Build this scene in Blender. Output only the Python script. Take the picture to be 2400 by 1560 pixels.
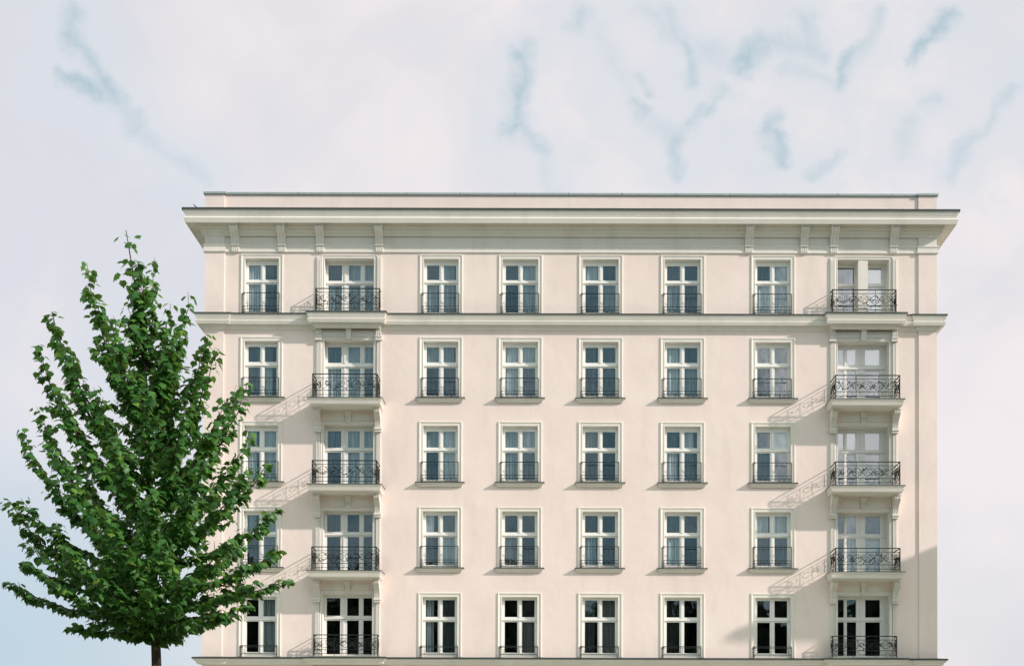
import bpy, bmesh, math, random
from mathutils import Vector, Matrix
import numpy as np

# ------------------------------------------------------------------ reset
for o in list(bpy.data.objects):
    bpy.data.objects.remove(o, do_unlink=True)
S = bpy.context.scene
C = S.collection
R = math.radians

# ------------------------------------------------------------------ camera
cam_d = bpy.data.cameras.new('camera')
cam = bpy.data.objects.new('camera', cam_d); C.objects.link(cam); S.camera = cam
cam_d.sensor_width = 36.0
cam_d.lens = 36.0 * 3472 / 2400
cam_d.shift_x = (1200 - 1310) / 2400
cam_d.shift_y = (1769.4 - 780) / 2400
cam_d.clip_start = 0.1; cam_d.clip_end = 3000
pitch, roll = R(1.0), R(0.15)
fw = Vector((0, math.cos(pitch), math.sin(pitch)))
r0 = Vector((1, 0, 0)); u0 = r0.cross(fw)
rr = math.cos(roll) * r0 + math.sin(roll) * u0
uu = math.cos(roll) * u0 - math.sin(roll) * r0
M = Matrix((rr, uu, -fw)).transposed().to_4x4()
M.translation = Vector((0, -56, 1.6))
cam.matrix_world = M

# ------------------------------------------------------------------ sun and sky
SA, SB = 2.3, 1.31                                  # sideways and downward run of a shadow per metre of projection
to_sun = Vector((SA, -1.0, SB)).normalized()
sun_d = bpy.data.lights.new('sun', 'SUN'); sun_d.energy = 3.9; sun_d.angle = R(1.0)
sun_d.color = (1.0, 0.88, 0.84)
sun = bpy.data.objects.new('sun', sun_d); C.objects.link(sun)
sun.rotation_euler = to_sun.to_track_quat('Z', 'Y').to_euler()
sun.location = (60, -40, 60)

W = bpy.data.worlds.new('World'); S.world = W; W.use_nodes = True
nt = W.node_tree; nt.nodes.clear()
def N(t, **k):
    n = nt.nodes.new(t)
    for a, b in k.items():
        if a == 'ins':
            for i, v in b.items(): n.inputs[i].default_value = v
        else: setattr(n, a, b)
    return n
L = lambda a, b: nt.links.new(a, b)
def math_n(op, a, b=None, c=None):
    n = N('ShaderNodeMath', operation=op)
    for i, v in enumerate((a, b, c)):
        if v is None: continue
        if isinstance(v, (int, float)): n.inputs[i].default_value = v
        else: L(v, n.inputs[i])
    return n.outputs[0]
def ramp(src, lo, hi, smooth=True):
    n = N('ShaderNodeMapRange', interpolation_type='SMOOTHSTEP' if smooth else 'LINEAR')
    L(src, n.inputs[0]); n.inputs[1].default_value = lo; n.inputs[2].default_value = hi
    return n.outputs[0]
def mixc(f, a, b):
    n = N('ShaderNodeMix', data_type='RGBA')
    if isinstance(f, (int, float)): n.inputs[0].default_value = f
    else: L(f, n.inputs[0])
    for i, v in ((6, a), (7, b)):
        if isinstance(v, tuple): n.inputs[i].default_value = (*v, 1)
        else: L(v, n.inputs[i])
    return n.outputs[2]
out = N('ShaderNodeOutputWorld'); bg = N('ShaderNodeBackground'); bg.inputs[1].default_value = 0.1
sky = N('ShaderNodeTexSky', sky_type='NISHITA', sun_disc=False)
sky.sun_elevation = math.asin(to_sun.z)
sky.sun_rotation = math.atan2(to_sun.x, to_sun.y)
sky.air_density = 1.0; sky.dust_density = 1.5; sky.ozone_density = 1.0
tc = N('ShaderNodeTexCoord')
sep = N('ShaderNodeSeparateXYZ'); L(tc.outputs['Generated'], sep.inputs[0])
dx, dy, dz = sep.outputs
def noise(scale, detail=4, rough=0.5, dist=0.0, off=(0, 0, 0), sc=(1, 1, 1)):
    m = N('ShaderNodeMapping'); m.inputs['Location'].default_value = off; m.inputs['Scale'].default_value = sc
    L(tc.outputs['Generated'], m.inputs[0])
    n = N('ShaderNodeTexNoise'); n.inputs['Scale'].default_value = scale
    n.inputs['Detail'].default_value = detail; n.inputs['Roughness'].default_value = rough
    n.inputs['Distortion'].default_value = dist
    L(m.outputs[0], n.inputs[0]); return n.outputs[0]
# a high broken cloud sheet with ragged blue gaps; u, v are the tangents of a view direction to the north
yc = math_n('MAXIMUM', dy, 0.15)
comb = N('ShaderNodeCombineXYZ'); L(math_n('DIVIDE', dx, yc), comb.inputs[0]); L(math_n('DIVIDE', dz, yc), comb.inputs[1])
def vmath(op, a, b=None, scale=None):
    n = N('ShaderNodeVectorMath', operation=op)
    for i, v in enumerate((a, b)):
        if v is None: continue
        if isinstance(v, tuple): n.inputs[i].default_value = v
        else: L(v, n.inputs[i])
    if scale is not None: L(scale, n.inputs['Scale'])
    return n
def uvnoise(scale, detail, rough, src, color=False, dist=0.0):
    n = N('ShaderNodeTexNoise'); n.inputs['Scale'].default_value = scale; n.inputs['Detail'].default_value = detail
    n.inputs['Roughness'].default_value = rough; n.inputs['Distortion'].default_value = dist
    L(src, n.inputs[0]); return n.outputs['Color' if color else 'Fac']
w1 = vmath('MULTIPLY', vmath('SUBTRACT', uvnoise(26, 7, 0.62, comb.outputs[0], True), (0.5, 0.5, 0.5)).outputs[0], (0.038, 0.036, 0))
pw = vmath('ADD', comb.outputs[0], w1.outputs[0]).outputs[0]
gaps = [(.050, .481, .062, .468, .006, .5), (-.030, .492, -.024, .479, .009, .95), (-.025, .478, -.035, .446, .008, .9), (-.033, .446, -.012, .427, .005, .55), (.010, .515, .018, .524, .010, .5),
        (.049, .461, .058, .451, .004, .6), (.070, .525, .084, .500, .009, .4), (.084, .500, .091, .474, .005, .6), (.113, .471, .090, .440, .004, .55), (.081, .434, .077, .413, .007, .7),
        (.125, .488, .141, .503, .011, .95), (.141, .503, .166, .500, .011, .6), (.164, .520, .172, .497, .009, .5), (.145, .450, .139, .438, .006, .6), (.139, .440, .153, .420, .007, .8),
        (.190, .476, .200, .495, .005, .75), (.200, .495, .222, .524, .005, .45), (.266, .520, .257, .510, .008, .85), (.257, .510, .242, .492, .005, .95), (.285, .444, .262, .412, .005, .5),
        (-0.014, 0.428, -0.003, 0.397, 0.004, 0.25), (0.026, 0.510, 0.049, 0.461, 0.008, 0.22), (0.058, 0.451, 0.078, 0.432, 0.004, 0.30), (0.095, 0.498, 0.112, 0.490, 0.012, 0.35), (0.153, 0.487, 0.187, 0.477, 0.004, 0.30), (0.236, 0.449, 0.233, 0.432, 0.007, 0.35), (0.251, 0.461, 0.261, 0.464, 0.006, 0.40), (0.187, 0.428, 0.170, 0.409, 0.004, 0.50), (0.055, 0.524, 0.072, 0.510, 0.010, 0.35), (0.222, 0.524, 0.192, 0.477, 0.005, 0.40), (0.156, 0.498, 0.180, 0.493, 0.006, 0.50), (0.308, 0.472, 0.285, 0.444, 0.003, 0.40), (-0.022, 0.501, -0.027, 0.469, 0.006, 0.50),
        (-.334, .520, -.330, .500, .010, .8), (-.330, .502, -.318, .481, .007, .8), (-.343, .478, -.314, .468, .005, .95), (-.314, .476, -.300, .466, .009, .9), (-.300, .465, -.290, .444, .008, .6), (-.290, .444, -.240, .409, .007, .35)]
gap = None; halo = None
for (x1_, y1_, x2_, y2_, wd_, st_) in gaps:
    ba = (x2_ - x1_, y2_ - y1_, 0); l2 = ba[0] ** 2 + ba[1] ** 2
    pa = vmath('SUBTRACT', pw, (x1_, y1_, 0)).outputs[0]
    dt = vmath('DOT_PRODUCT', pa, tuple(c / l2 for c in ba)).outputs['Value']
    cl = N('ShaderNodeClamp'); L(dt, cl.inputs[0])
    dd = vmath('LENGTH', vmath('SUBTRACT', pa, vmath('SCALE', ba, None, cl.outputs[0]).outputs[0]).outputs[0]).outputs['Value']
    mr = N('ShaderNodeMapRange', interpolation_type='SMOOTHSTEP'); L(dd, mr.inputs[0])
    mr.inputs[1].default_value = wd_ * .95 + .0045; mr.inputs[2].default_value = -wd_ * .3; mr.inputs[3].default_value = 0; mr.inputs[4].default_value = st_
    gap = mr.outputs[0] if gap is None else math_n('MAXIMUM', gap, mr.outputs[0])
    halo = dd if halo is None else math_n('MINIMUM', halo, dd)
uc, vc = comb.outputs[0], None
su = N('ShaderNodeSeparateXYZ'); L(comb.outputs[0], su.inputs[0]); U, V = su.outputs[0], su.outputs[1]
fine = uvnoise(30, 8, 0.6, pw)
soft = uvnoise(7, 4, 0.5, comb.outputs[0], False, 0.4)
warm = math_n('ADD', math_n('MULTIPLY', ramp(U, -0.36, 0.0), 0.75), math_n('MULTIPLY', math_n('SUBTRACT', ramp(soft, 0.3, 0.7), 0.5), 0.9))
cw = N('ShaderNodeClamp'); L(warm, cw.inputs[0])
cloud = mixc(cw.outputs[0], (7.5, 7.55, 8.0), (9.5, 8.65, 8.65))
cloud = mixc(math_n('MULTIPLY', math_n('SUBTRACT', 1.0, ramp(halo, 0.004, 0.045)), 0.6), cloud, (7.5, 7.8, 8.3))
puffy = math_n('MULTIPLY', ramp(U, -0.12, 0.0), ramp(V, 0.36, 0.42))
cloud = mixc(math_n('MULTIPLY', math_n('MULTIPLY', ramp(fine, 0.42, 0.66), puffy), 0.65), cloud, (7.6, 7.8, 8.3))
vo = N('ShaderNodeTexVoronoi', feature='DISTANCE_TO_EDGE'); vo.inputs['Scale'].default_value = 12
L(vmath('ADD', pw, w1.outputs[0]).outputs[0], vo.inputs[0])
crease = math_n('MULTIPLY', math_n('SUBTRACT', 1.0, ramp(vo.outputs['Distance'], 0.0, 0.30)), math_n('ADD', math_n('MULTIPLY', puffy, 0.38), 0.05))
cloud = mixc(crease, cloud, (7.5, 7.8, 8.1))
cloud = mixc(math_n('MULTIPLY', ramp(fine, 0.5, 0.8), 0.25), cloud, (7.9, 8.0, 8.5))
gap = math_n('MULTIPLY', gap, math_n('ADD', math_n('MULTIPLY', ramp(uvnoise(48, 6, 0.65, comb.outputs[0]), 0.36, 0.60), 0.35), 0.62))
front = mixc(gap, cloud, (4.3, 5.8, 6.5))
# thinner cloud low down on the left, where the blue comes through
lowleft = math_n('MULTIPLY', ramp(math_n('MULTIPLY', dx, -1.0), 0.10, 0.36), ramp(math_n('MULTIPLY', dz, -1.0), -0.27, -0.07))
front = mixc(math_n('MULTIPLY', lowleft, 0.9), front, (4.9, 6.3, 7.4))
lr = math_n('MULTIPLY', ramp(dx, 0.20, 0.34), ramp(math_n('MULTIPLY', dz, -1.0), -0.2, -0.05))
front = mixc(math_n('MULTIPLY', lr, 0.5), front, (6.0, 6.3, 7.3))
# opposite the facade the cloud sheet is open low down and closed high up
rearcol = mixc(ramp(dz, 0.42, 0.70), mixc(ramp(noise(7, 6, 0.6, 0.3), 0.42, 0.58), (2.3, 4.2, 5.0), (4.6, 6.2, 6.8)), (11.6, 12.2, 10.8))
rearcol = mixc(math_n('MULTIPLY', math_n('MULTIPLY', ramp(dx, 0.12, 0.20), math_n('SUBTRACT', 1.0, ramp(dx, 0.34, 0.55))), math_n('MULTIPLY', ramp(dz, 0.13, 0.24), math_n('SUBTRACT', 1.0, ramp(dz, 0.42, 0.6)))), rearcol, (30.0, 28.3, 28.0))  # bright patch added to the unseen rear sky so right-hand panes mirror white
rear = ramp(math_n('MULTIPLY', dy, -1.0), 0.0, 0.35)
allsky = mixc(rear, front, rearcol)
thin = N('ShaderNodeMix', data_type='RGBA'); thin.inputs[0].default_value = 0.86
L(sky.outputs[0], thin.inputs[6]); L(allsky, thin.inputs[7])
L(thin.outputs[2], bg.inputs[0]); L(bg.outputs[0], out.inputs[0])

S.view_settings.view_transform = 'Standard'; S.view_settings.look = 'None'
S.view_settings.exposure = 0.1; S.view_settings.gamma = 1
S.render.engine = 'CYCLES'
S.render.resolution_x, S.render.resolution_y = 1024, 665
S.cycles.max_bounces = 8; S.cycles.transparent_max_bounces = 12

# ------------------------------------------------------------------ materials
def mat(name):
    global nt
    m = bpy.data.materials.new(name); m.use_nodes = True; nt = m.node_tree; nt.nodes.clear()
    o = N('ShaderNodeOutputMaterial'); return m, o
def principled(col, rough=0.8, spec=0.3, metal=0):
    p = N('ShaderNodeBsdfPrincipled')
    if isinstance(col, tuple): p.inputs['Base Color'].default_value = (*col, 1)
    else: L(col, p.inputs['Base Color'])
    p.inputs['Roughness'].default_value = rough; p.inputs['Metallic'].default_value = metal
    p.inputs['Specular IOR Level'].default_value = spec
    return p
def objnoise(scale, detail=4, rough=0.5, sc=(1, 1, 1)):
    t = N('ShaderNodeTexCoord'); m = N('ShaderNodeMapping'); m.inputs['Scale'].default_value = sc
    L(t.outputs['Object'], m.inputs[0])
    n = N('ShaderNodeTexNoise'); n.inputs['Scale'].default_value = scale; n.inputs['Detail'].default_value = detail
    n.inputs['Roughness'].default_value = rough; L(m.outputs[0], n.inputs[0]); return n.outputs[0]
def bumpn(h, strength, dist):
    b = N('ShaderNodeBump'); b.inputs['Strength'].default_value = strength; b.inputs['Distance'].default_value = dist
    L(h, b.inputs['Height']); return b
def plaster(name, a, b, stain, bump=0.35):
    m, o = mat(name)
    c = mixc(ramp(objnoise(0.35, 5, 0.6), 0.3, 0.7), a, b)
    c = mixc(math_n('MULTIPLY', ramp(objnoise(1.3, 7, 0.68, (1, 1, 0.3)), 0.46, 0.75), 0.6), c, stain)
    c = mixc(math_n('MULTIPLY', ramp(objnoise(45, 4, 0.7), 0.45, 0.8), 0.25), c, stain)
    p = principled(c, 0.92, 0.15)
    b1 = bumpn(objnoise(0.8, 4, 0.5), bump, 0.09)
    b2 = bumpn(objnoise(55, 3, 0.6), 0.35, 0.004); L(b1.outputs[0], b2.inputs['Normal'])
    L(b2.outputs[0], p.inputs['Normal']); L(p.outputs[0], o.inputs[0]); return m
M_wall = plaster('plaster_pink', (0.82, 0.70, 0.64), (0.86, 0.745, 0.685), (0.72, 0.625, 0.56))
M_trim = plaster('plaster_offwhite', (0.76, 0.725, 0.66), (0.80, 0.77, 0.705), (0.64, 0.62, 0.55), 0.12)
def simple(name, col, rough=0.5, spec=0.4, metal=0, var=0.15):
    m, o = mat(name)
    d = tuple(x * (1 - var) for x in col)
    p = principled(mixc(ramp(objnoise(8, 5), 0.3, 0.7), d, col), rough, spec, metal)
    L(p.outputs[0], o.inputs[0]); return m
M_frame = simple('white_window_paint', (0.82, 0.82, 0.78), 0.45, 0.4, 0, 0.05)
M_iron = simple('black_iron', (0.012, 0.017, 0.018), 0.55, 0.35)
M_flash = simple('dark_zinc', (0.05, 0.065, 0.06), 0.5, 0.4)
M_cope = simple('pale_zinc', (0.33, 0.40, 0.40), 0.45, 0.4, 0.2)
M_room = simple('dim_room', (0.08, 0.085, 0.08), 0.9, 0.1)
M_roof = simple('bitumen_roof', (0.08, 0.08, 0.08), 0.9, 0.1)
M_soil = simple('gravel_ground', (0.25, 0.27, 0.20), 1, 0.1, 0, 0.5)
M_road = simple('asphalt', (0.055, 0.055, 0.055), 0.9, 0.2, 0, 0.3)
M_pave = simple('paving', (0.42, 0.43, 0.35), 0.9, 0.2, 0, 0.2)
M_kerb = simple('granite_kerb', (0.35, 0.35, 0.34), 0.8, 0.2)
M_paint = simple('road_paint', (0.75, 0.75, 0.72), 0.7, 0.2)
M_brick = plaster('plaster_grey', (0.42, 0.40, 0.36), (0.48, 0.45, 0.40), (0.35, 0.34, 0.30))
def glass_mat():
    m, o = mat('window_glass')
    t = N('ShaderNodeBsdfTransparent'); t.inputs[0].default_value = (0.86, 0.92, 0.94, 1)
    g = N('ShaderNodeBsdfGlossy'); g.inputs['Roughness'].default_value = 0.02
    g.inputs[0].default_value = (0.92, 0.97, 1, 1)
    f = N('ShaderNodeFresnel'); f.inputs[0].default_value = 2.1
    b = bumpn(objnoise(1.3, 2), 0.25, 0.02)
    L(b.outputs[0], g.inputs['Normal'])
    x = N('ShaderNodeMixShader'); L(math_n('ADD', f.outputs[0], 0.04), x.inputs[0])
    L(t.outputs[0], x.inputs[1]); L(g.outputs[0], x.inputs[2]); L(x.outputs[0], o.inputs[0]); return m
M_glass = glass_mat()
def curtain_mat(name, col, fold=0.55):
    m, o = mat(name)
    c = mixc(ramp(objnoise(14, 3, 0.6, (1, 1, 0.04)), 0.3, 0.7), tuple(x * fold for x in col), col)
    d = N('ShaderNodeBsdfDiffuse'); L(c, d.inputs[0])
    t = N('ShaderNodeBsdfTranslucent'); L(c, t.inputs[0])
    x = N('ShaderNodeMixShader'); x.inputs[0].default_value = 0.25
    L(d.outputs[0], x.inputs[1]); L(t.outputs[0], x.inputs[2]); L(x.outputs[0], o.inputs[0]); return m
M_cur = {1: curtain_mat('curtain_dark', (0.26, 0.27, 0.26)), 2: curtain_mat('curtain_slate', (0.42, 0.50, 0.51)),
         3: curtain_mat('curtain_grey', (0.74, 0.80, 0.80)), 4: curtain_mat('curtain_pale', (0.85, 0.86, 0.86)),
         5: curtain_mat('blind_white', (0.94, 0.91, 0.90), 0.93)}

# ------------------------------------------------------------------ mesh helpers
class MB:
    def __init__(s): s.v = []; s.f = []
    def add(s, vs, fs):
        k = len(s.v); s.v += [tuple(p) for p in vs]; s.f += [tuple(i + k for i in f) for f in fs]; return s
    def box(s, x0, x1, y0, y1, z0, z1):
        return s.add([(x0, y0, z0), (x1, y0, z0), (x1, y1, z0), (x0, y1, z0), (x0, y0, z1), (x1, y0, z1), (x1, y1, z1), (x0, y1, z1)],
                     [(0, 1, 5, 4), (1, 2, 6, 5), (2, 3, 7, 6), (3, 0, 4, 7), (4, 5, 6, 7), (3, 2, 1, 0)])
    def prism(s, poly, x0, x1):                       # poly of (projection, z), extruded along x, projection towards the street
        n = len(poly)
        vs = [(x0, -d, z) for d, z in poly] + [(x1, -d, z) for d, z in poly]
        return s.add(vs, [tuple(range(n)), tuple(range(2 * n - 1, n - 1, -1))] + [(i, (i + 1) % n, n + (i + 1) % n, n + i) for i in range(n)])
    def sweep(s, path, prof, caps=False):             # plan path, profile of (projection, z); outward is to the right of travel
        n, m = len(path), len(prof); rows = []
        ns = []
        for a, b in zip(path, path[1:]):
            d = Vector((b[0] - a[0], b[1] - a[1])).normalized(); ns.append(Vector((d.y, -d.x)))
        for i, p in enumerate(path):
            if i == 0: o = ns[0]
            elif i == n - 1: o = ns[-1]
            else:
                a, b = ns[i - 1], ns[i]; o = (a + b) / (1 + a.dot(b))
            rows.append([(p[0] + o.x * q, p[1] + o.y * q, z) for q, z in prof])
        vs = [v for r_ in rows for v in r_]
        fs = [(i * m + j, (i + 1) * m + j, (i + 1) * m + j + 1, i * m + j + 1) for i in range(n - 1) for j in range(m - 1)]
        if caps: fs += [tuple(i * m for i in range(n)), tuple(i * m + m - 1 for i in range(n - 1, -1, -1))]
        return s.add(vs, fs)
    def tube(s, pts, r, k=5, r1=None):
        pts = [Vector(p) for p in pts]; n = len(pts); rows = []
        up = Vector((0.13, 0.2, 1)).normalized()
        for i, p in enumerate(pts):
            d = (pts[min(i + 1, n - 1)] - pts[max(i - 1, 0)]).normalized()
            a = d.cross(up)
            if a.length < 0.1: a = d.cross(Vector((1, 0, 0)))
            a.normalize(); b = d.cross(a)
            q = r if r1 is None else r + (r1 - r) * i / (n - 1)
            rows += [p + (a * math.cos(t) + b * math.sin(t)) * q for t in [2 * math.pi * j / k for j in range(k)]]
        fs = [(i * k + j, i * k + (j + 1) % k, (i + 1) * k + (j + 1) % k, (i + 1) * k + j) for i in range(n - 1) for j in range(k)]
        fs += [tuple(range(k)), tuple(range(n * k - 1, n * k - k - 1, -1))]
        return s.add(rows, fs)
    def build(s, name, m, parent=None, loc=None, smooth=False):
        me = bpy.data.meshes.new(name); me.from_pydata(s.v, [], s.f)
        bm = bmesh.new(); bm.from_mesh(me); bmesh.ops.recalc_face_normals(bm, faces=bm.faces); bm.to_mesh(me); bm.free()
        me.materials.append(m)
        if smooth: me.polygons.foreach_set('use_smooth', [True] * len(me.polygons))
        o = bpy.data.objects.new(name, me); C.objects.link(o)
        if parent: o.parent = parent
        if loc: o.location = loc
        return o
def empty(name, loc, label, cat):
    o = bpy.data.objects.new(name, None); C.objects.link(o); o.location = loc; o['label'] = label; o['category'] = cat; return o
def structure(o): o['kind'] = 'structure'; return o

# ------------------------------------------------------------------ ground
structure(MB().add([(-900, -900, 0), (900, -900, 0), (900, 900, 0), (-900, 900, 0)], [(0, 1, 2, 3)]).build('ground', M_soil))
structure(MB().add([(-200, -37, .004), (200, -37, .004), (200, -26.15, .004), (-200, -26.15, .004)], [(0, 1, 2, 3)]).build('road', M_road))
pv = MB().box(-200, 200, -26.0, -0.35, 0, .12); structure(pv.build('pavement', M_pave))  # unseen; made this wide and pale to bounce sunlight onto frieze and soffits
kb = MB().box(-200, 200, -26.15, -26.003, 0, .13); structure(kb.build('kerb', M_kerb))
lm = MB()
for i in range(-30, 30): lm.add([(i * 6, -31.6, .008), (i * 6 + 3, -31.6, .008), (i * 6 + 3, -31.45, .008), (i * 6, -31.45, .008)], [(0, 1, 2, 3)])
structure(lm.build('road_markings', M_paint))

# ------------------------------------------------------------------ the apartment building
X0, X1, YB = -13.5, 14.3, 14.0
PL, PR = -12.765, 13.613                              # inner edges of the two corner piers
ZT = 23.9
B = empty('apartment_building', (0, 0, 0), 'pale pink apartment house with off-white window surrounds, black iron balconies and bracketed cornice', 'building')
cols = {'c1': (-11.98, -10.70), 'c3': (-5.18, -3.87), 'c4': (-2.175, -0.84), 'c5': (0.87, 2.215), 'c6': (3.98, 5.335), 'c7': (7.42, 8.76)}
balc = {'left': (-8.96, -7.08), 'right': (10.545, 12.50)}
tops = [21.43, 18.28, 15.07, 11.82, 8.57]
bots = [19.33, 16.14, 12.93, 9.69, 6.32]
btops = [21.44, 18.32, 15.10, 11.83, 8.67]
bbots = [19.33, 15.93, 12.70, 9.48, 6.32]
RW, RB = 0.19, {'left': .36, 'right': .50}                                   # depth of the window recesses
openings = []
for c, (a, b) in cols.items():
    for r_ in range(5): openings.append((a, b, bots[r_], tops[r_], RW + .10))
for c, (a, b) in balc.items():
    for r_ in range(5): openings.append((a, b, bbots[r_], btops[r_], RB[c] + .10))
# front wall: a grid of quads with the openings left out and the reveals turned in
xs = sorted({X0, PL, PR, X1} | {o[0] for o in openings} | {o[1] for o in openings})
zs = sorted({0.0, ZT} | {o[2] for o in openings} | {o[3] for o in openings})
w = MB()
for i in range(len(xs) - 1):
    for j in range(len(zs) - 1):
        cx, cz = (xs[i] + xs[i + 1]) / 2, (zs[j] + zs[j + 1]) / 2
        if any(o[0] < cx < o[1] and o[2] < cz < o[3] for o in openings): continue
        w.add([(xs[i], 0, zs[j]), (xs[i + 1], 0, zs[j]), (xs[i + 1], 0, zs[j + 1]), (xs[i], 0, zs[j + 1])], [(0, 1, 2, 3)])
w.add([(X0, 0, 0), (X0, YB, 0), (X0, YB, ZT), (X0, 0, ZT)], [(0, 1, 2, 3)])
w.add([(X1, 0, 0), (X1, YB, 0), (X1, YB, ZT), (X1, 0, ZT)], [(0, 1, 2, 3)])
w.add([(X0, YB, 0), (X1, YB, 0), (X1, YB, ZT), (X0, YB, ZT)], [(0, 1, 2, 3)])
wall = w.build('wall', M_wall, B)
def reveal(a, b, z0, z1, d, parent):
    rv = MB()
    rv.add([(a, 0, z0), (a, d, z0), (a, d, z1), (a, 0, z1), (b, 0, z0), (b, d, z0), (b, d, z1), (b, 0, z1)], [(0, 1, 2, 3), (4, 5, 6, 7), (3, 2, 6, 7), (0, 1, 5, 4)])
    return rv.build('reveal', M_trim, parent)
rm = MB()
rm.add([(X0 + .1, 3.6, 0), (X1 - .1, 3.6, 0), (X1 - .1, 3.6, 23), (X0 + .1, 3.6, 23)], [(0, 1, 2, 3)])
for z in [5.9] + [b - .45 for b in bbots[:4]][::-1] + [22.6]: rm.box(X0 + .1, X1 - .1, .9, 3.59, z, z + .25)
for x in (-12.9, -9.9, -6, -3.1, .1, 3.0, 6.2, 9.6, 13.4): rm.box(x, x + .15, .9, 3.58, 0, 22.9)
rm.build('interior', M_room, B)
MB().box(X0 + .15, X1 - .15, .15, YB - .15, 23.2, 23.3).build('roof', M_roof, B)
for nm, a, b in (('l', X0 - .003, PL), ('r', PR, X1 + .003)):
    MB().box(a, b, -.06, .3, 0, ZT - .004).build('corner_pier', M_wall, B)
# plan line followed by every cornice, with its small jogs round the piers
def plan(jogs=()):
    p = [(X0, YB), (X0, -.06), (PL, -.06), (PL, 0)]
    for a, b, d in jogs: p += [(a, 0), (a, -d), (b, -d), (b, 0)]
    return p + [(PR, 0), (PR, -.06), (X1, -.06), (X1, YB)]
co = MB().sweep(plan(), [(-.25, 23.96), (.055, 23.95), (.06, 23.87), (.05, 23.87), (.03, 23.895), (-.25, 23.895)]).build('coping', M_cope, B)
for x in np.arange(-12, 14, 2.05): MB().box(x, x + .012, -.062, -.02, 23.872, 23.963).build('seam', M_flash, co)
main_prof = [(.685, 23.05), (.68, 23.00), (.655, 22.93), (.615, 22.865), (.60, 22.825), (.585, 22.815), (.665, 22.745), (.665, 22.73), (.615, 22.57), (.56, 22.57), (.555, 22.61),
             (.26, 22.67), (.26, 22.63), (.24, 22.62), (.24, 22.575), (.215, 22.52), (.17, 22.50), (.17, 22.44), (.12, 22.39), (.10, 22.385), (.10, 22.33), (.045, 22.27), (0.002, 22.265)]
flat = [(X0, YB), (X0, -.03), (X1, -.03), (X1, YB)]
cn = MB().sweep(flat, main_prof).build('cornice', M_trim, B)
MB().sweep(flat, [(.0, 23.24), (.72, 23.10), (.72, 23.025), (.66, 23.052)]).build('flashing', M_flash, cn)
MB().tube([(-13.62, -.35, 23.13), (-13.86, -.42, 23.33)], .018).tube([(-13.6, -.33, 23.14), (-13.45, -.3, 23.13)], .03).build('roof_hook', M_iron, B)
MB().sweep(plan(), [(.002, 22.262), (.006, 22.26), (.006, 21.955), (.075, 21.94), (.075, 21.89), (.045, 21.87), (.045, 21.725), (.06, 21.71), (.055, 21.67), (.035, 21.655), (.002, 21.645)]).build('architrave', M_trim, B)
mid_prof = [(.315, 19.235), (.305, 19.18), (.27, 19.10), (.24, 19.035), (.225, 19.02), (.285, 18.985), (.285, 18.97), (.24, 18.855), (.20, 18.862),
            (.12, 18.872), (.115, 18.83), (.085, 18.81), (.085, 18.77), (.045, 18.735), (.045, 18.71), (.002, 18.695)]
jl, jr = (-9.24, -6.86, .27), (10.32, 12.74, .27)
mc = MB().sweep(plan((jl, jr)), mid_prof).build('string_course', M_trim, B)
MB().sweep(plan((jl, jr)), [(-.20, 19.315), (.0, 19.31), (.335, 19.265), (.335, 19.21), (.31, 19.24)]).build('flashing', M_flash, mc)
for a, b, d in (jl, jr): MB().add([(a, 0, 19.3), (b, 0, 19.3), (b, -d, 19.3), (a, -d, 19.3)], [(0, 1, 2, 3)]).build('landing', M_pave, mc)
bc = MB().sweep(plan((( -9.3, -6.8, .28), (10.26, 12.8, .28))), [(.30, 6.225), (.29, 6.17), (.24, 6.11), (.19, 6.08), (.19, 6.02), (.10, 5.99), (.002, 5.97)]).build('string_course', M_trim, B)
MB().sweep(plan(((-9.3, -6.8, .28), (10.26, 12.8, .28))), [(-.28, 6.295), (.0, 6.29), (.325, 6.25), (.325, 6.19), (.29, 6.228)]).build('flashing', M_flash, bc)

def scroll_bracket(name, x, w_, poly, cap, parent, dz=0):
    m = MB(); seg = [.24, .10, .32, .10, .24]; x0 = x - w_ / 2
    for i, s_ in enumerate(seg):
        q = poly if i % 2 == 0 else [(max(d - .028, 0), z) for d, z in poly]
        m.prism([(d, z + dz) for d, z in q], x0, x0 + w_ * s_); x0 += w_ * s_
    for a, b, c, e in cap: m.box(x - w_ / 2 - a, x + w_ / 2 + a, -b, -0.001, c + dz, e + dz)
    return m.build(name, M_trim, parent)
br = [(0.01, 22.56), (.50, 22.56), (.515, 22.50), (.50, 22.43), (.44, 22.36), (.33, 22.30), (.25, 22.22), (.20, 22.12), (.175, 22.02), (.16, 21.955), (0.01, 21.955)]
for x in (-12.34, -10.57, -9.115, -6.87, 7.17, 9.265, 10.40, 12.665):
    o = scroll_bracket('bracket', x, .29, br, [(.025, .54, 22.562, 22.607), (.02, .15, 21.90, 21.954)], cn)
    q = MB()
    for k in range(4): q.box(x - .13 + k * .073, x - .13 + k * .073 + .04, -.105, -.02, 21.68, 21.90)
    q.box(x - .15, x + .15, -.085, -.01, 21.66, 21.898)
    q.build('drop', M_trim, o)

# ------------------------------------------------------------------ windows
def surround(m, a, b, z0, z1, wd=.165, foot=True):
    prof = [(0, 0), (0, .022), (.028, .026), (.034, .012), (wd * .62, .016), (wd * .68, .032), (wd * .8, .04), (wd - .012, .04), (wd, .03), (wd, 0.001)]
    pts = []
    for u, v in prof: pts.append([(a - u, -v, z0), (a - u, -v, z1 + u), (b + u, -v, z1 + u), (b + u, -v, z0)])
    vs = [p for row in pts for p in row]; n = len(prof)
    fs = [(j * 4 + i, j * 4 + i + 1, (j + 1) * 4 + i + 1, (j + 1) * 4 + i) for j in range(n - 1) for i in range(3)]
    fs += [tuple(j * 4 for j in range(n)), tuple(j * 4 + 3 for j in range(n))]
    m.add(vs, fs)

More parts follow.
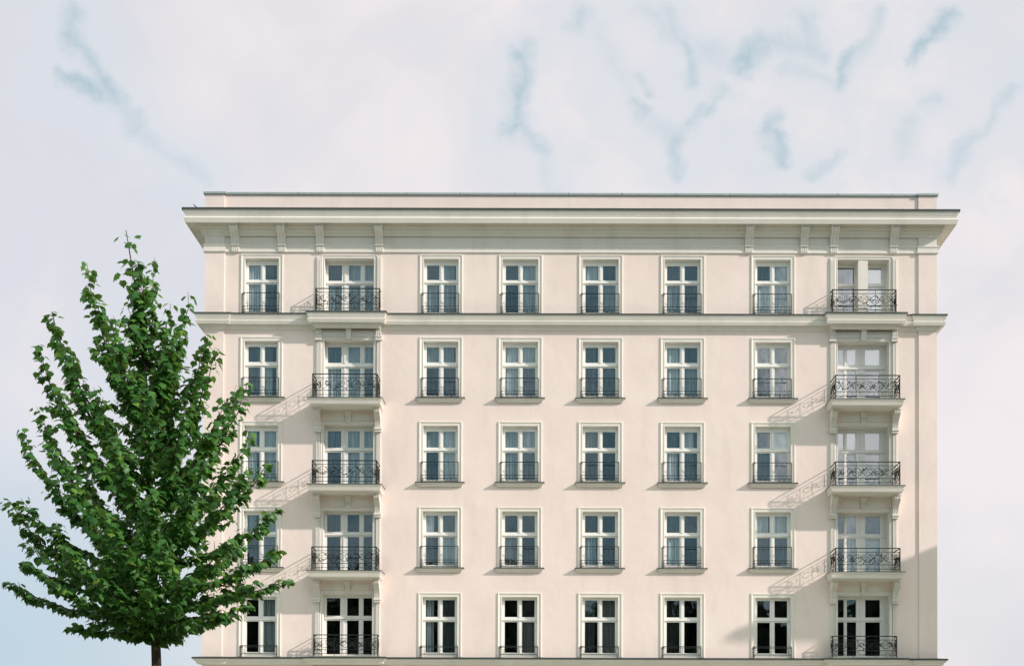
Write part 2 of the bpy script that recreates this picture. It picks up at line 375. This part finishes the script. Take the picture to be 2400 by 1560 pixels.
def frame_mesh(a, b, z0, z1, y, panes, ztr, low=.09):
    """panes: list of glass (x0,x1); ztr: (upper glass top, upper glass bottom, lower glass top, lower glass bottom)"""
    m = MB(); g = MB(); t0, t1, t2, t3 = ztr
    edges = [a] + [e for p in panes for e in p] + [b]
    for i in range(0, len(edges), 2):
        m.box(edges[i], edges[i + 1], y, y + .07, z0, z1)
        if 0 < i < len(edges) - 2:                    # proud cover strip and sash edges of the middle posts
            c = (edges[i] + edges[i + 1]) / 2; h = (edges[i + 1] - edges[i])
            m.box(c - .028, c + .028, y - .028, y - .001, z0 + .02, t2 + .02)
            m.box(c - .028, c + .028, y - .028, y - .001, t1 - .015, z1 - .02)
    for x0_, x1_ in panes:
        m.box(x0_, x1_, y + .003, y + .067, t0, z1)
        m.box(x0_, x1_, y + .003, y + .067, t2, t1)
        m.box(x0_, x1_, y + .003, y + .067, z0, t3)
    m.box(a + .01, b - .01, y - .05, y - .002, t2 + .055, t2 + .085)
    m.box(a + .01, b - .01, y - .032, y - .002, t2 + .088, t2 + .125)
    m.box(a + .03, b - .03, y - .035, y - .002, t3 - .05, t3 - .015)
    gr = random.Random(int(a * 100 + z0 * 10))
    for x0_, x1_ in panes:
        q1, q2, q3, q4 = [gr.uniform(-.004, .004) for _ in range(4)]
        g.add([(x0_ - .01, y + .035 + q1, t1 - .01), (x1_ + .01, y + .035 - q1, t1 - .01), (x1_ + .01, y + .035 - q1 + q2, t0 + .01), (x0_ - .01, y + .035 + q1 + q2, t0 + .01)], [(0, 1, 2, 3)])
        g.add([(x0_ - .01, y + .035 + q3, t3 - .01), (x1_ + .01, y + .035 - q3, t3 - .01), (x1_ + .01, y + .035 - q3 + q4, t2 + .01), (x0_ - .01, y + .035 + q3 + q4, t2 + .01)], [(0, 1, 2, 3)])
    return m, g

def curtain(x0, x1, y, z0, z1, seed, flat=False):
    rnd = random.Random(seed); m = MB(); n = 4 if flat else max(8, int((x1 - x0) / .017))
    ph = rnd.random() * 6; k1 = rnd.uniform(42, 60); k2 = rnd.uniform(15, 26)
    vs = []
    for i in range(n + 1):
        x = x0 + (x1 - x0) * i / n
        d = 0 if flat else .022 * math.sin(x * k1 + ph) + .014 * math.sin(x * k2 + 2 * ph)
        for j, z in enumerate((z1, (z0 + z1) / 2, z0)): vs.append((x + (0 if flat else .01 * math.sin(j + i)), y + d * (.7 + .3 * j), z))
    m.add(vs, [(i * 3 + j, i * 3 + j + 1, i * 3 + j + 4, i * 3 + j + 3) for i in range(n) for j in range(2)])
    return m

def spiral(cx, cz, r, turns, a0, sgn=1, n=22):
    return [(cx + r * (1 - .86 * i / n) * math.cos(a0 + sgn * turns * 2 * math.pi * i / n),
             cz + r * (1 - .86 * i / n) * math.sin(a0 + sgn * turns * 2 * math.pi * i / n)) for i in range(n + 1)]
def ornament(m, P, W_, z0, z1, rnd, r=.0095):
    """scrollwork of one railing panel; P maps (u,z) to a point"""
    h = z1 - z0; n = max(1, round(W_ / .42)); u = W_ / n; zc = (z0 + z1) / 2
    T = lambda pts, q=r: m.tube([P(a, b) for a, b in pts], q, 4)
    for i in range(n):
        c = (i + .5) * u; s = 1 if i % 2 else -1; R_ = min(u, h) * rnd.uniform(.30, .37)
        T(spiral(c - s * u * .17, zc + h * .08, R_, 1.5, -s * .6, s))
        T(spiral(c + s * u * .22, zc - h * .16, R_ * .72, 1.4, 2.6 if s > 0 else .5, -s))
        T([(c - u * .5 + u * t / 8, zc - s * h * .34 * math.cos(t / 8 * math.pi) + .02 * rnd.uniform(-1, 1)) for t in range(9)], r * 1.1)
        T([(c - u * .5 + u * t / 8, zc + s * h * .42 * math.cos(t / 8 * math.pi)) for t in range(9)], r * .8)
        for k in range(3):                            # leaves and small curls
            a, b = c + rnd.uniform(-.42, .42) * u, z0 + h * rnd.uniform(.15, .85); q = rnd.uniform(.03, .055)
            T(spiral(a, b, q, .8, rnd.random() * 6, rnd.choice((-1, 1)), 8), r * .9)
            e = rnd.random() * 6.3; T([(a, b), (a + .05 * math.cos(e), b + .05 * math.sin(e)), (a + .11 * math.cos(e + .5), b + .11 * math.sin(e + .5))], r * 1.5)

def small_rail(a, b, z0, row):
    m = MB(); y = -.05; xa, xb = a - .075, b + .025; t = .012
    h = (.79, .77, .79, .83, .42)[row]
    if row == 4: bars = (.36, .10)
    elif row == 3: bars = (.30, .20, .06)
    else: bars = (.28, .17, .05)
    m.box(xa, xb, y - t, y + t, z0 + h - t * 2, z0 + h)
    for x in (xa, xb):
        m.box(x - t, x + t, y - t * 1.05, y + t * 1.05, z0 - .01, z0 + h - t * 2)
        m.box(x - t, x + t, y + t * 1.06, -.028, z0 + h - .06, z0 + h - .04)
        m.box(x - t, x + t, y + t * 1.06, -.028, z0 + .06, z0 + .08)
    for q in bars: m.box(xa + t, xb - t, y - .008, y + .008, z0 + q - .009, z0 + q + .009)
    rnd = random.Random(int((a + 50) * 10))
    P = lambda u, z: (xa + u, y, z)
    if row != 4:
        for k in range(1, 8): m.box(xa + (xb - xa) * k / 8 - .003, xa + (xb - xa) * k / 8 + .003, y - .004, y + .004, z0 + bars[1] + .01, z0 + h - .03)
    lo, hi = (bars[2], bars[1]) if row < 3 else ((.06, .20) if row == 3 else (.11, .35))
    wd = (xb - xa); n = 8 if row < 4 else 5
    for k in range(n):
        c = (k + .5) * wd / n; rr_ = (hi - lo) * .42
        if row >= 3 and not (k in (0, n - 1) or abs(k - (n - 1) / 2) < 1): continue
        m.tube([P(p, q) for p, q in spiral(c - .02, z0 + (lo + hi) / 2, rr_, 1.3, k, 1 if k % 2 else -1, 12)], .0055, 4)
        m.tube([P(c + .04, z0 + lo), P(c + .02, z0 + (lo + hi) / 2), P(c + .05, z0 + hi)], .0055, 4)
    return m

# what hangs behind each window: (left half, right half); 0 nothing, 1 dark ... 4 pale, 5 white blind
hang = {('c1', 0): (3, 2), ('c3', 0): (2, 2), ('c4', 0): (2, 3), ('c5', 0): (3, 2), ('c6', 0): (2, 2), ('c7', 0): (3, 3),
        ('c1', 1): (3, 3), ('c3', 1): (2, 2), ('c4', 1): (3, 3), ('c5', 1): (4, 3), ('c6', 1): (3, 2), ('c7', 1): (4, 3),
        ('c1', 2): (3, 3), ('c3', 2): (2, 3), ('c4', 2): (2, 3), ('c5', 2): (1, 0), ('c6', 2): (4, 3), ('c7', 2): (5, 5),
        ('c1', 3): (2, 2), ('c3', 3): (4, 3), ('c4', 3): (1, 0), ('c5', 3): (2, 0), ('c6', 3): (3, 0), ('c7', 3): (4, 4),
        ('c1', 4): (0, 2), ('c3', 4): (2, 2), ('c4', 4): (0, 1), ('c5', 4): (2, 1), ('c6', 4): (1, 0), ('c7', 4): (0, 0)}
gz = [(21.25, 20.69, 20.51, 19.45), (18.12, 17.54, 17.33, 16.26), (14.90, 14.29, 14.10, 13.04), (11.70, 11.06, 10.87, 9.81), (8.48, 7.84, 7.65, 6.48)]
for ci, (c, (a, b)) in enumerate(cols.items()):
    for r_ in range(5):
        z0, z1 = bots[r_], tops[r_]; mid = (a + b) / 2
        panes = [(a + .10, mid - .09), (mid + .09, b - .10)]
        fm, gm = frame_mesh(a, b, z0, z1, RW, panes, gz[r_])
        win = fm.build('window', M_frame, B)
        gm.build('pane', M_glass, win); reveal(a, b, z0, z1, RW + .10, win)
        sm_ = MB(); surround(sm_, a, b, z0 - (.02 if r_ in (0, 4) else 0), z1)
        sm_.build('surround', M_trim, win)
        if r_ in (1, 2, 3):
            s_ = MB()
            s_.sweep([(a - .125, .02), (a - .125, -.02), (b + .10, -.02), (b + .10, .02)], [(.0, z0 - .035), (.15, z0 - .05), (.14, z0 - .075), (.085, z0 - .115), (.095, z0 - .125), (.05, z0 - .185), (0, z0 - .19)])
            s_.build('sill', M_trim, win)
            s2 = MB(); s2.sweep([(a - .125, .12), (a - .125, -.02), (b + .10, -.02), (b + .10, .12)], [(-.05, z0 - .005), (.168, z0 - .02), (.168, z0 - .055), (.13, z0 - .052)], caps=True)
            s2.build('flashing', M_flash, win)
        small_rail(a, b, z0 + (.0 if r_ in (0,) else -.02), r_).build('railing', M_iron, win)
        for k, (x0_, x1_) in enumerate(((a + .02, mid), (mid, b - .02))):
            lv = hang[(c, r_)][k]
            if lv:
                rnd = random.Random(ci * 31 + r_ * 7 + k)
                if lv == 4 and k == 0 or (lv in (2, 3) and rnd.random() < .25): x1_ = x1_ - (x1_ - x0_) * rnd.uniform(.2, .4)
                curtain(x0_, x1_, RW + .13, z0 - .02, z1 + .12, ci * 9 + r_ + k * 77, lv == 5).build('blind' if lv == 5 else 'curtain', M_cur[lv], win)

# balcony doors
hb = {'left': [(2, 2, 2), (3, 3, 3), (4, 3, 3), (1, 0, 0), (0, 0, 0)], 'right': [(4, 5, 5), (5, 5, 5), (5, 5, 5), (3, 4, 5), (0, 0, 0)]}
gb = [(21.22, 20.65, 20.47, 19.36), (18.08, 17.50, 17.28, 16.0), (14.86, 14.25, 14.07, 12.80), (11.66, 11.03, 10.84, 9.58), (8.48, 7.83, 7.65, 6.42)]
for side, (a, b) in balc.items():
    for r_ in range(5):
        z0, z1 = bbots[r_], btops[r_]
        if side == 'left': panes = [(-8.87, -8.35), (-8.09, -7.64), (-7.47, -7.14)]
        elif r_ == 0: panes = [(10.62, 11.27), (11.80, 12.32)]
        else: panes = [(10.63, 10.87), (10.985, 11.34), (11.69, 12.255)]
        g0 = gb[r_]; fm, gm = frame_mesh(a, b, z0, z1, RB[side], panes, (g0[0] + .085, g0[1] + .06, g0[2] + .06, g0[3]))
        win = fm.build('balcony_door', M_frame, B)
        gm.build('pane', M_glass, win); reveal(a, b, z0, z1, RB[side] + .10, win)
        sm_ = MB(); surround(sm_, a, b, z0, z1, .13)
        if r_ == 1: sm_.box(a - .10, b + .10, -.035, -.001, 18.46, 18.61); sm_.box(a - .10, b + .10, -.05, -.001, 18.612, 18.69)
        sm_.build('surround', M_trim, win)
        if side == 'right' and r_ == 0:
            MB().box(11.33, 11.70, .0, RB[side] - .002, z0, z1 - .002).build('pillar', M_trim, win)
        for k, (x0_, x1_) in enumerate(panes):
            lv = hb[side][r_][k]
            if lv: curtain(x0_ - .05, x1_ + .05, RB[side] + .13, z0 - .02, z1 + .12, r_ * 5 + k + (100 if side == 'left' else 200), lv == 5).build('blind' if lv == 5 else 'curtain', M_cur[lv], win)
        # pilasters either side
        for px in ((a - .27, a - .135), (b + .135, b + .27)):
            m = MB(); zt = (21.52, 18.40, 15.02, 11.78, 8.56)[r_]
            m.box(px[0] - .03, px[1] + .03, -.04, -.001, z0, zt)
            m.box(px[0] - .003, px[0] + .03, -.062, -.042, z0 + .15, zt - .1)
            m.box(px[1] - .03, px[1] + .003, -.062, -.042, z0 + .15, zt - .1)
            m.box(px[0] + .05, px[1] - .05, -.058, -.042, z0 + .15, zt - .1)
            m.build('pilaster', M_trim, win)

# consoles, keystones, balconies
cons = [(0.01, 0), (.58, 0), (.60, -.05), (.585, -.12), (.52, -.20), (.40, -.26), (.30, -.34), (.235, -.45), (.20, -.56), (.19, -.62), (0.01, -.62)]
capc = [(.03, .62, .002, .045), (.02, .22, -.66, -.622), (.035, .24, -.70, -.662), (.015, .20, -.78, -.702)]
for side, (a, b) in balc.items():
    cxm = (a + b) / 2; sx = cxm if side == 'left' else cxm - .05
    # top balcony and lowest balcony stand on the string courses
    for r_ in range(5):
        zl = (19.30, 15.885, 12.65, 9.43, 6.28)[r_]
        D = (.50, 1.08, 1.08, 1.08, .52)[r_]
        if r_ in (1, 2, 3):
            x0_, x1_ = sx - 1.27, sx + 1.27
            m = MB().sweep([(x0_, 0), (x0_, -D + .13), (x1_, -D + .13), (x1_, 0)], [(.115, zl - .02), (.105, zl - .06), (.065, zl - .10), (.05, zl - .115), (.085, zl - .125), (.045, zl - .235), (.02, zl - .25), (0, zl - .25)], caps=True)
            bal = m.build('balcony', M_trim, B)
            MB().sweep([(x0_, -.001), (x0_, -D + .13), (x1_, -D + .13), (x1_, -.001)], [(0, zl + .012), (.135, zl), (.135, zl - .02), (.105, zl - .022)], caps=True).build('flashing', M_flash, bal)
            for px in (a - .20, b + .20):
                scroll_bracket('console', px, .21, cons, capc, bal, zl - .30)
            k = MB(); zc = zl - .55
            k.box(cxm - .11, cxm + .11, -.09, -.001, zc + .08, zl - .26); k.box(cxm - .085, cxm + .085, -.07, -.002, zc - .17, zc + .078)
            k.tube([(cxm + .095 * math.cos(t), -.075, zc - .02 + .11 * math.sin(t)) for t in np.linspace(0, 2 * math.pi, 17)], .022, 5)
            k.tube([(cxm + p, -.075, zc - .02 + q) for p, q in spiral(0, 0, .06, 1.2, 0, 1, 10)], .016, 5)
            k.box(cxm - .8, cxm - .13, -.016, -.001, zc - .08, zl - .36); k.box(cxm + .13, cxm + .8, -.016, -.001, zc - .08, zl - .36)
            k.build('keystone', M_trim, bal)
        else:
            bal = MB().box(sx - 1.2, sx + 1.2, -D + .02, -.001, zl - .05, zl + .01).build('balcony', M_pave, B)
            if r_ == 0:
                dzc = [(0, 0), (.20, 0), (.21, -.05), (.18, -.10), (.15, -.2), (.14, -.34), (.12, -.40), (0, -.40)]
                for px in (a - .20, b + .20):
                    scroll_bracket('console', px, .20, [(d + .001, z) for d, z in dzc], [(.05, .27, -.06, .0), (.02, .17, -.45, -.402), (.03, .15, -.56, -.50), (.01, .13, -.50, -.452)], bal, 18.86)
                k = MB(); k.prism([(0, 18.86), (.20, 18.86), (.19, 18.70), (.10, 18.34), (.001, 18.34)], cxm - .10, cxm + .10)
                k.box(cxm - .135, cxm + .135, -.24, -.002, 18.73, 18.858); k.build('keystone', M_trim, bal)
        # iron railing
        rnd = random.Random(r_ * 3 + (5 if side == 'left' else 11))
        m = MB(); xa, xb = sx - 1.2, sx + 1.2; h = (.83, .85, .85, .85, .78)[r_]; Y = -D + .07; z = zl + .02
        def bar(p, q, t=.012):
            p, q = Vector(p), Vector(q); lo = Vector([min(p[i], q[i]) - t for i in range(3)]); hi = Vector([max(p[i], q[i]) + t for i in range(3)])
            m.box(lo.x, hi.x, lo.y, hi.y, lo.z, hi.z)
        for zz, t in ((h, .016), (h - .14, .009), (.24, .011), (.08, .010)):
            bar((xa, Y, z + zz), (xb, Y, z + zz), t)
            for x in (xa, xb): bar((x, Y + .04, z + zz - .001), (x, -.02, z + zz - .001), t * .95)
        for x in (xa, xb): bar((x, Y, z - .02), (x, Y, z + h - .02), .016)
        for x in (sx - .42, sx + .42): bar((x, Y + .003, z - .02), (x, Y + .003, z + h - .018), .007)
        ornament(m, lambda u, zz: (xa + u, Y, zz), xb - xa, z + .25, z + h - .16, rnd)
        ornament(m, lambda u, zz: (xa, Y + u, zz), -Y - .03, z + .25, z + h - .16, rnd)
        ornament(m, lambda u, zz: (xb, Y + u, zz), -Y - .03, z + .25, z + h - .16, rnd)
        for k in range(9): m.tube([(xa + (xb - xa) * (k + .5) / 9 + p, Y, z + .16 + q) for p, q in spiral(0, 0, .06, .7, k, (-1) ** k, 8)], .007, 4)
        for k in range(5 if D > .6 else 3):
            for x in (xa, xb):
                yy = Y + (-Y) * (k + .5) / 5; bar((x, yy, z + .25), (x, yy, z + h - .15), .006)
                m.tube([(x, yy + p, z + .16 + q) for p, q in spiral(0, 0, .06, .8, k, 1, 8)], .008, 4)
        m.build('railing', M_iron, bal)

# ------------------------------------------------------------------ house next door, outside the picture on the right; the low shade on the facade is its shadow
NB = empty('corner_house', (0, 0, 0), 'grey plaster corner house standing at an angle beyond the right end of the pink building', 'building')
def slab(m, pts, z0, z1):
    n = len(pts); m.add([(x, y, z0) for x, y in pts] + [(x, y, z1) for x, y in pts], [tuple(range(n)), tuple(range(2 * n - 1, n - 1, -1))] + [(i, (i + 1) % n, n + (i + 1) % n, n + i) for i in range(n)]); return m
slab(MB(), [(25.2, -.5), (21.4, -5.1), (36, -5.1), (36, -.5)], 0, 14.5).build('wall', M_brick, NB)
slab(MB(), [(24.9, -.4), (20.2, -6.05), (36.5, -6.05), (36.5, -.4)], 14.80, 15.12).build('roof', M_roof, NB)
slab(MB(), [(25.0, -.45), (21.2, -5.2), (36.3, -5.2), (36.3, -.45)], 14.5, 14.80).build('cornice', M_trim, NB)
for i in range(3):
    for k in range(4):
        x = 23.2 + i * 4; z = 2 + k * 3.1
        wf = MB().box(x - .6, x + .6, -5.16, -5.101, z, z + 1.7).build('window', M_frame, NB)
        MB().box(x - .5, x - .04, -5.17, -5.161, z + .1, z + 1.6).box(x + .04, x + .5, -5.17, -5.161, z + .1, z + 1.6).build('pane', M_flash, wf)

# ------------------------------------------------------------------ foliage
def leaf_material(name, a, b, young):
    m, o = mat(name)
    geo = N('ShaderNodeNewGeometry')
    c = mixc(geo.outputs['Random Per Island'], a, b)
    big_ = ramp(geo.outputs['Random Per Island'], .9, 1.0)
    c = mixc(math_n('MULTIPLY', big_, .7), c, young)
    p = principled(c, .42, .35)
    t = N('ShaderNodeBsdfTranslucent'); tm = mixc(.5, c, young); L(tm, t.inputs[0])
    x = N('ShaderNodeMixShader'); x.inputs[0].default_value = .38
    L(p.outputs[0], x.inputs[1]); L(t.outputs[0], x.inputs[2]); L(x.outputs[0], o.inputs[0]); return m
M_leaf = leaf_material('maple_leaf', (.030, .125, .030), (.09, .26, .05), (.24, .40, .06))
M_leaf2 = leaf_material('tree_line_leaf', (.015, .03, .012), (.03, .055, .02), (.05, .09, .02))
def bark():
    m, o = mat('bark')
    c = mixc(ramp(objnoise(14, 5, .6, (1, 1, .25)), .35, .65), (.05, .04, .03), (.13, .105, .08))
    p = principled(c, .9, .1); b = bumpn(objnoise(22, 4, .6, (1, 1, .2)), .6, .01); L(b.outputs[0], p.inputs['Normal']); L(p.outputs[0], o.inputs[0]); return m
M_bark = bark()
# five-lobed leaf outline, stalk at the origin, tip towards +v
half = [(0, 0), (.22, -.10), (.44, -.04), (.46, .14), (.64, .36), (.46, .46), (.38, .66), (.18, .76), (0, 1.02)]
outline = half + [(-x, y) for x, y in half[-2:0:-1]]
OL = np.array(outline); CEN = np.array([0, .30])
def leaves(pos, nrm, tip, size):
    """pos,nrm,tip: (n,3) arrays; returns verts and face array"""
    n = len(pos); k = len(OL)
    nrm = nrm / np.linalg.norm(nrm, axis=1)[:, None]
    v = tip - (tip * nrm).sum(1)[:, None] * nrm; v /= np.linalg.norm(v, axis=1)[:, None]
    u = np.cross(v, nrm)
    P2 = np.vstack([CEN, OL]); 
    fold = np.abs(P2[:, 0]) * .28; droop = -.50 * np.clip(P2[:, 1], 0, 2) ** 2
    V = pos[:, None] + size[:, None, None] * (P2[None, :, 0, None] * u[:, None] + (P2[None, :, 1, None]) * v[:, None] + (droop - fold)[None, :, None] * nrm[:, None])
    f = np.array([(0, 1 + i, 1 + (i + 1) % k) for i in range(k)])
    F = (np.arange(n) * (k + 1))[:, None, None] + f[None]
    return V.reshape(-1, 3), F.reshape(-1, 3)
def leaf_object(name, V, F, m, parent):
    me = bpy.data.meshes.new(name); me.vertices.add(len(V)); me.vertices.foreach_set('co', V.astype(np.float32).ravel())
    me.loops.add(F.size); me.loops.foreach_set('vertex_index', F.astype(np.int32).ravel())
    me.polygons.add(len(F)); me.polygons.foreach_set('loop_start', np.arange(0, F.size, 3, dtype=np.int32))
    me.update(calc_edges=True); me.validate(); me.materials.append(m)
    o = bpy.data.objects.new(name, me); C.objects.link(o)
    if parent: o.parent = parent
    return o

# young maple; its own coordinates: x to the right, y depth, z height above the ground, in metres, read from its branching
TX, TY = -5.45, -36.0
maple = empty('maple_tree', (TX, TY, 0), 'young green maple tree with upswept branches before the left end of the pink building', 'tree')
def tp(X, Y): return ((X - 1310) / 173.6 - TX, 1.6 + (1830 - Y) / 173.6)     # a spot of its silhouette in metres from its foot
rnd = random.Random(7); nrs = np.random.RandomState(7)
trunk_pts = [(365, 1815, 0), (365, 1560, 0), (360, 1440, 0), (350, 1300, .02), (345, 1150, .0), (340, 1000, -.03), (333, 860, 0), (312, 700, .05), (294, 590, .03), (284, 532, .03)]
trunk_w = [Vector((tp(x, y)[0], d, max(0, tp(x, y)[1]))) for x, y, d in trunk_pts]; trunk_w[0].z = 0
def trunk_at(Y):
    ys = [p[1] for p in trunk_pts]
    for i in range(len(ys) - 1):
        if ys[i] >= Y >= ys[i + 1]:
            t = (ys[i] - Y) / (ys[i] - ys[i + 1]); return trunk_w[i].lerp(trunk_w[i + 1], t)
    return trunk_w[-1].copy()
def trad(z): return .066 * max(.05, 1 - (z / 9.1) ** 1.1) + .004
wood = MB()
rad = [.075, .066, .060, .050, .040, .030, .022, .014, .008, .005]
for i in range(len(trunk_w) - 1): wood.tube([trunk_w[i], trunk_w[i + 1]], rad[i], 9, rad[i + 1])
# (tip X, tip Y, start Y on trunk, depth of the tip in metres)
prim = [(470, 765, 1040, .2), (530, 880, 1160, .45), (395, 715, 950, -.1), (312, 600, 860, 0), (345, 588, 880, .2), (322, 640, 800, -.15), (205, 625, 990, -.2), (222, 730, 1000, .5), (430, 680, 960, .1), (420, 790, 950, -.5), (110, 722, 1140, .1), (150, 760, 1100, -.6), (98, 818, 1190, -.3),
        (503, 815, 1120, -.1), (450, 850, 1080, .6), (566, 885, 1210, .2), (540, 960, 1200, -.6), (75, 945, 1290, .1), (130, 1010, 1290, .7), (65, 1015, 1330, -.3), (627, 1080, 1290, -.1), (560, 990, 1260, .5),
        (5, 1165, 1410, .1), (75, 1185, 1360, -.5), (640, 1180, 1340, .2), (600, 1120, 1320, -.7), (657, 1290, 1400, -.2), (672, 1350, 1430, .2), (630, 1380, 1440, -.8), (8, 1360, 1470, .1), (80, 1325, 1430, -.5), (100, 1250, 1400, .7),
        (168, 1475, 1495, -.2), (545, 1440, 1480, .1), (470, 1462, 1485, -.6), (560, 1400, 1460, .7), (230, 1460, 1480, .6), (300, 1490, 1500, -.4), (425, 1500, 1505, -.2),
        (250, 860, 1060, .9), (300, 780, 1000, -.8), (380, 760, 1000, .8), (400, 960, 1150, -1.2), (280, 960, 1150, -1.2), (330, 900, 1100, 1.1), (480, 980, 1200, -1.1), (200, 960, 1230, -1.2),
        (460, 1080, 1250, 1.2), (240, 1090, 1260, 1.3), (180, 1080, 1290, -1.3), (530, 1120, 1310, -1.3), (340, 1080, 1260, -1.5), (390, 1130, 1300, 1.5), (300, 1180, 1340, 1.6), (250, 1200, 1350, -1.6),
        (430, 1200, 1350, -1.6), (520, 1230, 1380, 1.3), (160, 1230, 1380, 1.3), (580, 1290, 1400, -1.1), (120, 1300, 1420, -1.0), (340, 1260, 1400, -1.8), (450, 1310, 1430, -1.7), (240, 1320, 1430, -1.7),
        (360, 1350, 1460, 1.6), (500, 1380, 1470, -1.3), (190, 1390, 1470, -1.3), (290, 1400, 1480, -1.3), (400, 1410, 1480, -1.3), (460, 1420, 1490, 1.2), (250, 1430, 1490, 1.2), (340, 1440, 1500, -1.0)]
LP, LN, LT, LS = [], [], [], []
def hang_leaf(p, out, s):
    """a leaf on a short stalk: blade spread outwards and drooping, upper face up and out"""
    o = Vector((out.x, out.y, 0)) * .8 + Vector((rnd.gauss(0, .55), rnd.gauss(0, .55), 0))
    if o.length < .1: o = Vector((rnd.uniform(-1, 1), rnd.uniform(-1, 1), 0))
    o.normalize()
    tilt = R(rnd.gauss(27, 17))
    nrm = Vector((o.x * math.sin(tilt), o.y * math.sin(tilt), math.cos(tilt)))
    tip = Vector((o.x * math.cos(tilt), o.y * math.cos(tilt), -math.sin(tilt)))
    q = p + o * rnd.uniform(.02, .07)
    LP.append(q); LN.append(nrm + Vector((rnd.gauss(0, .2), rnd.gauss(0, .2), rnd.gauss(0, .2)))); LT.append(tip + Vector((rnd.gauss(0, .3), rnd.gauss(0, .3), rnd.gauss(0, .2)))); LS.append(s)
def bez(a, b, c, d, t): return a * (1 - t) ** 3 + b * 3 * t * (1 - t) ** 2 + c * 3 * t * t * (1 - t) + d * t ** 3
def shoot(pts, r, dens, ls, start=.1, spread=.03):
    wood.tube(pts, r, 5, .003)
    ln = sum((pts[i + 1] - pts[i]).length for i in range(len(pts) - 1)); n = max(3, int(ln * dens))
    for k in range(n):
        t = start + (1 - start) * k / n + rnd.uniform(0, .6 / n)
        i = min(int(t * (len(pts) - 1)), len(pts) - 2); f = t * (len(pts) - 1) - i
        p = pts[i].lerp(pts[i + 1], min(f, 1))
        for s in (-1, 1):
            side = Vector((rnd.gauss(0, 1), rnd.gauss(0, 1), rnd.gauss(0, .35))).normalized()
            hang_leaf(p + side * rnd.uniform(0, spread), side + Vector((pts[-1].x - pts[0].x, pts[-1].y - pts[0].y, 0)) * .4, ls * rnd.uniform(.65, 1.15) * (1.0 - .22 * t))
for (X, Y, ys, d) in prim:
    a = trunk_at(ys); tx, tz = tp(X, Y); e = Vector((tx, d, tz)); v = e - a
    b = a + Vector((v.x * .42, v.y * .42, v.z * .12 + .05)); c = a + Vector((v.x * .84, v.y * .84, v.z * .55))
    n = 12; pts = [bez(a, b, c, e, i / n) + Vector((rnd.gauss(0, .012), rnd.gauss(0, .012), rnd.gauss(0, .012))) for i in range(n + 1)]
    ln = v.length
    shoot(pts, .008 + .008 * ln, 23, .115, .14, .055)
    k = int(ln * 4.9)
    for j in range(k):                                 # side shoots, shorter towards the tip
        t = .10 + .80 * (j + rnd.random() * .7) / k; i = int(t * n); p = pts[i]
        dr = (pts[min(i + 1, n)] - pts[max(i - 1, 0)]).normalized()
        sd = Vector((rnd.gauss(0, 1), rnd.gauss(0, 1), rnd.gauss(.1, .3))); sd = (sd - sd.dot(dr) * dr).normalized()
        L_ = (.37 * (1 - t) + .10) * rnd.uniform(.6, 1.15) * min(1, .5 + ln / 2.5)
        q = p + (dr * .75 + sd * .75) * L_ * .5; e2 = q + (dr * .6 + sd * .45 + Vector((0, 0, .45))) * L_ * .5
        shoot([p, q, e2], .006, 25, .108, .15, .045)
# leader
for i in range(5, 9):
    for k in range(26):
        p = trunk_w[i].lerp(trunk_w[i + 1], rnd.random()); 
        if i < 8 or rnd.random() < .35: hang_leaf(p + Vector((rnd.gauss(0, .09), rnd.gauss(0, .1), 0)), Vector((rnd.gauss(0, 1), rnd.gauss(0, 1), 0)), .12 * rnd.uniform(.6, 1.1))
V_, F_ = leaves(np.array(LP), np.array(LN), np.array(LT), np.array(LS) * 1.0)
wood.build('trunk', M_bark, maple, smooth=True)
leaf_object('crown', V_, F_, M_leaf, maple)
print('maple leaves', len(LP))

# the wood across the road behind the camera, mirrored in the lowest windows
n = 30000
cx_ = np.linspace(-52, 52, 15) + nrs.uniform(-2, 2, 15); ht = nrs.uniform(19, 22.5, 15)
idx = nrs.randint(0, 15, n); dv = nrs.normal(size=(n, 3)); dv /= np.linalg.norm(dv, axis=1)[:, None]
rad_ = nrs.uniform(.55, 1, n)[:, None]
P_ = np.stack([cx_[idx], np.full(n, -78.) + (idx % 3) * 1.5, ht[idx] * .52], 1) + dv * rad_ * np.stack([np.full(n, 5.4), np.full(n, 3.6), ht[idx] * .46], 1)
V2, F2 = leaves(P_, dv + nrs.normal(0, .4, (n, 3)), nrs.normal(size=(n, 3)), nrs.uniform(1.1, 1.9, n))
tl = leaf_object('tree_line', V2, F2, M_leaf2, None); tl['kind'] = 'stuff'; tl['label'] = 'dark belt of big trees across the road, mirrored in the lowest windows'; tl['category'] = 'trees'
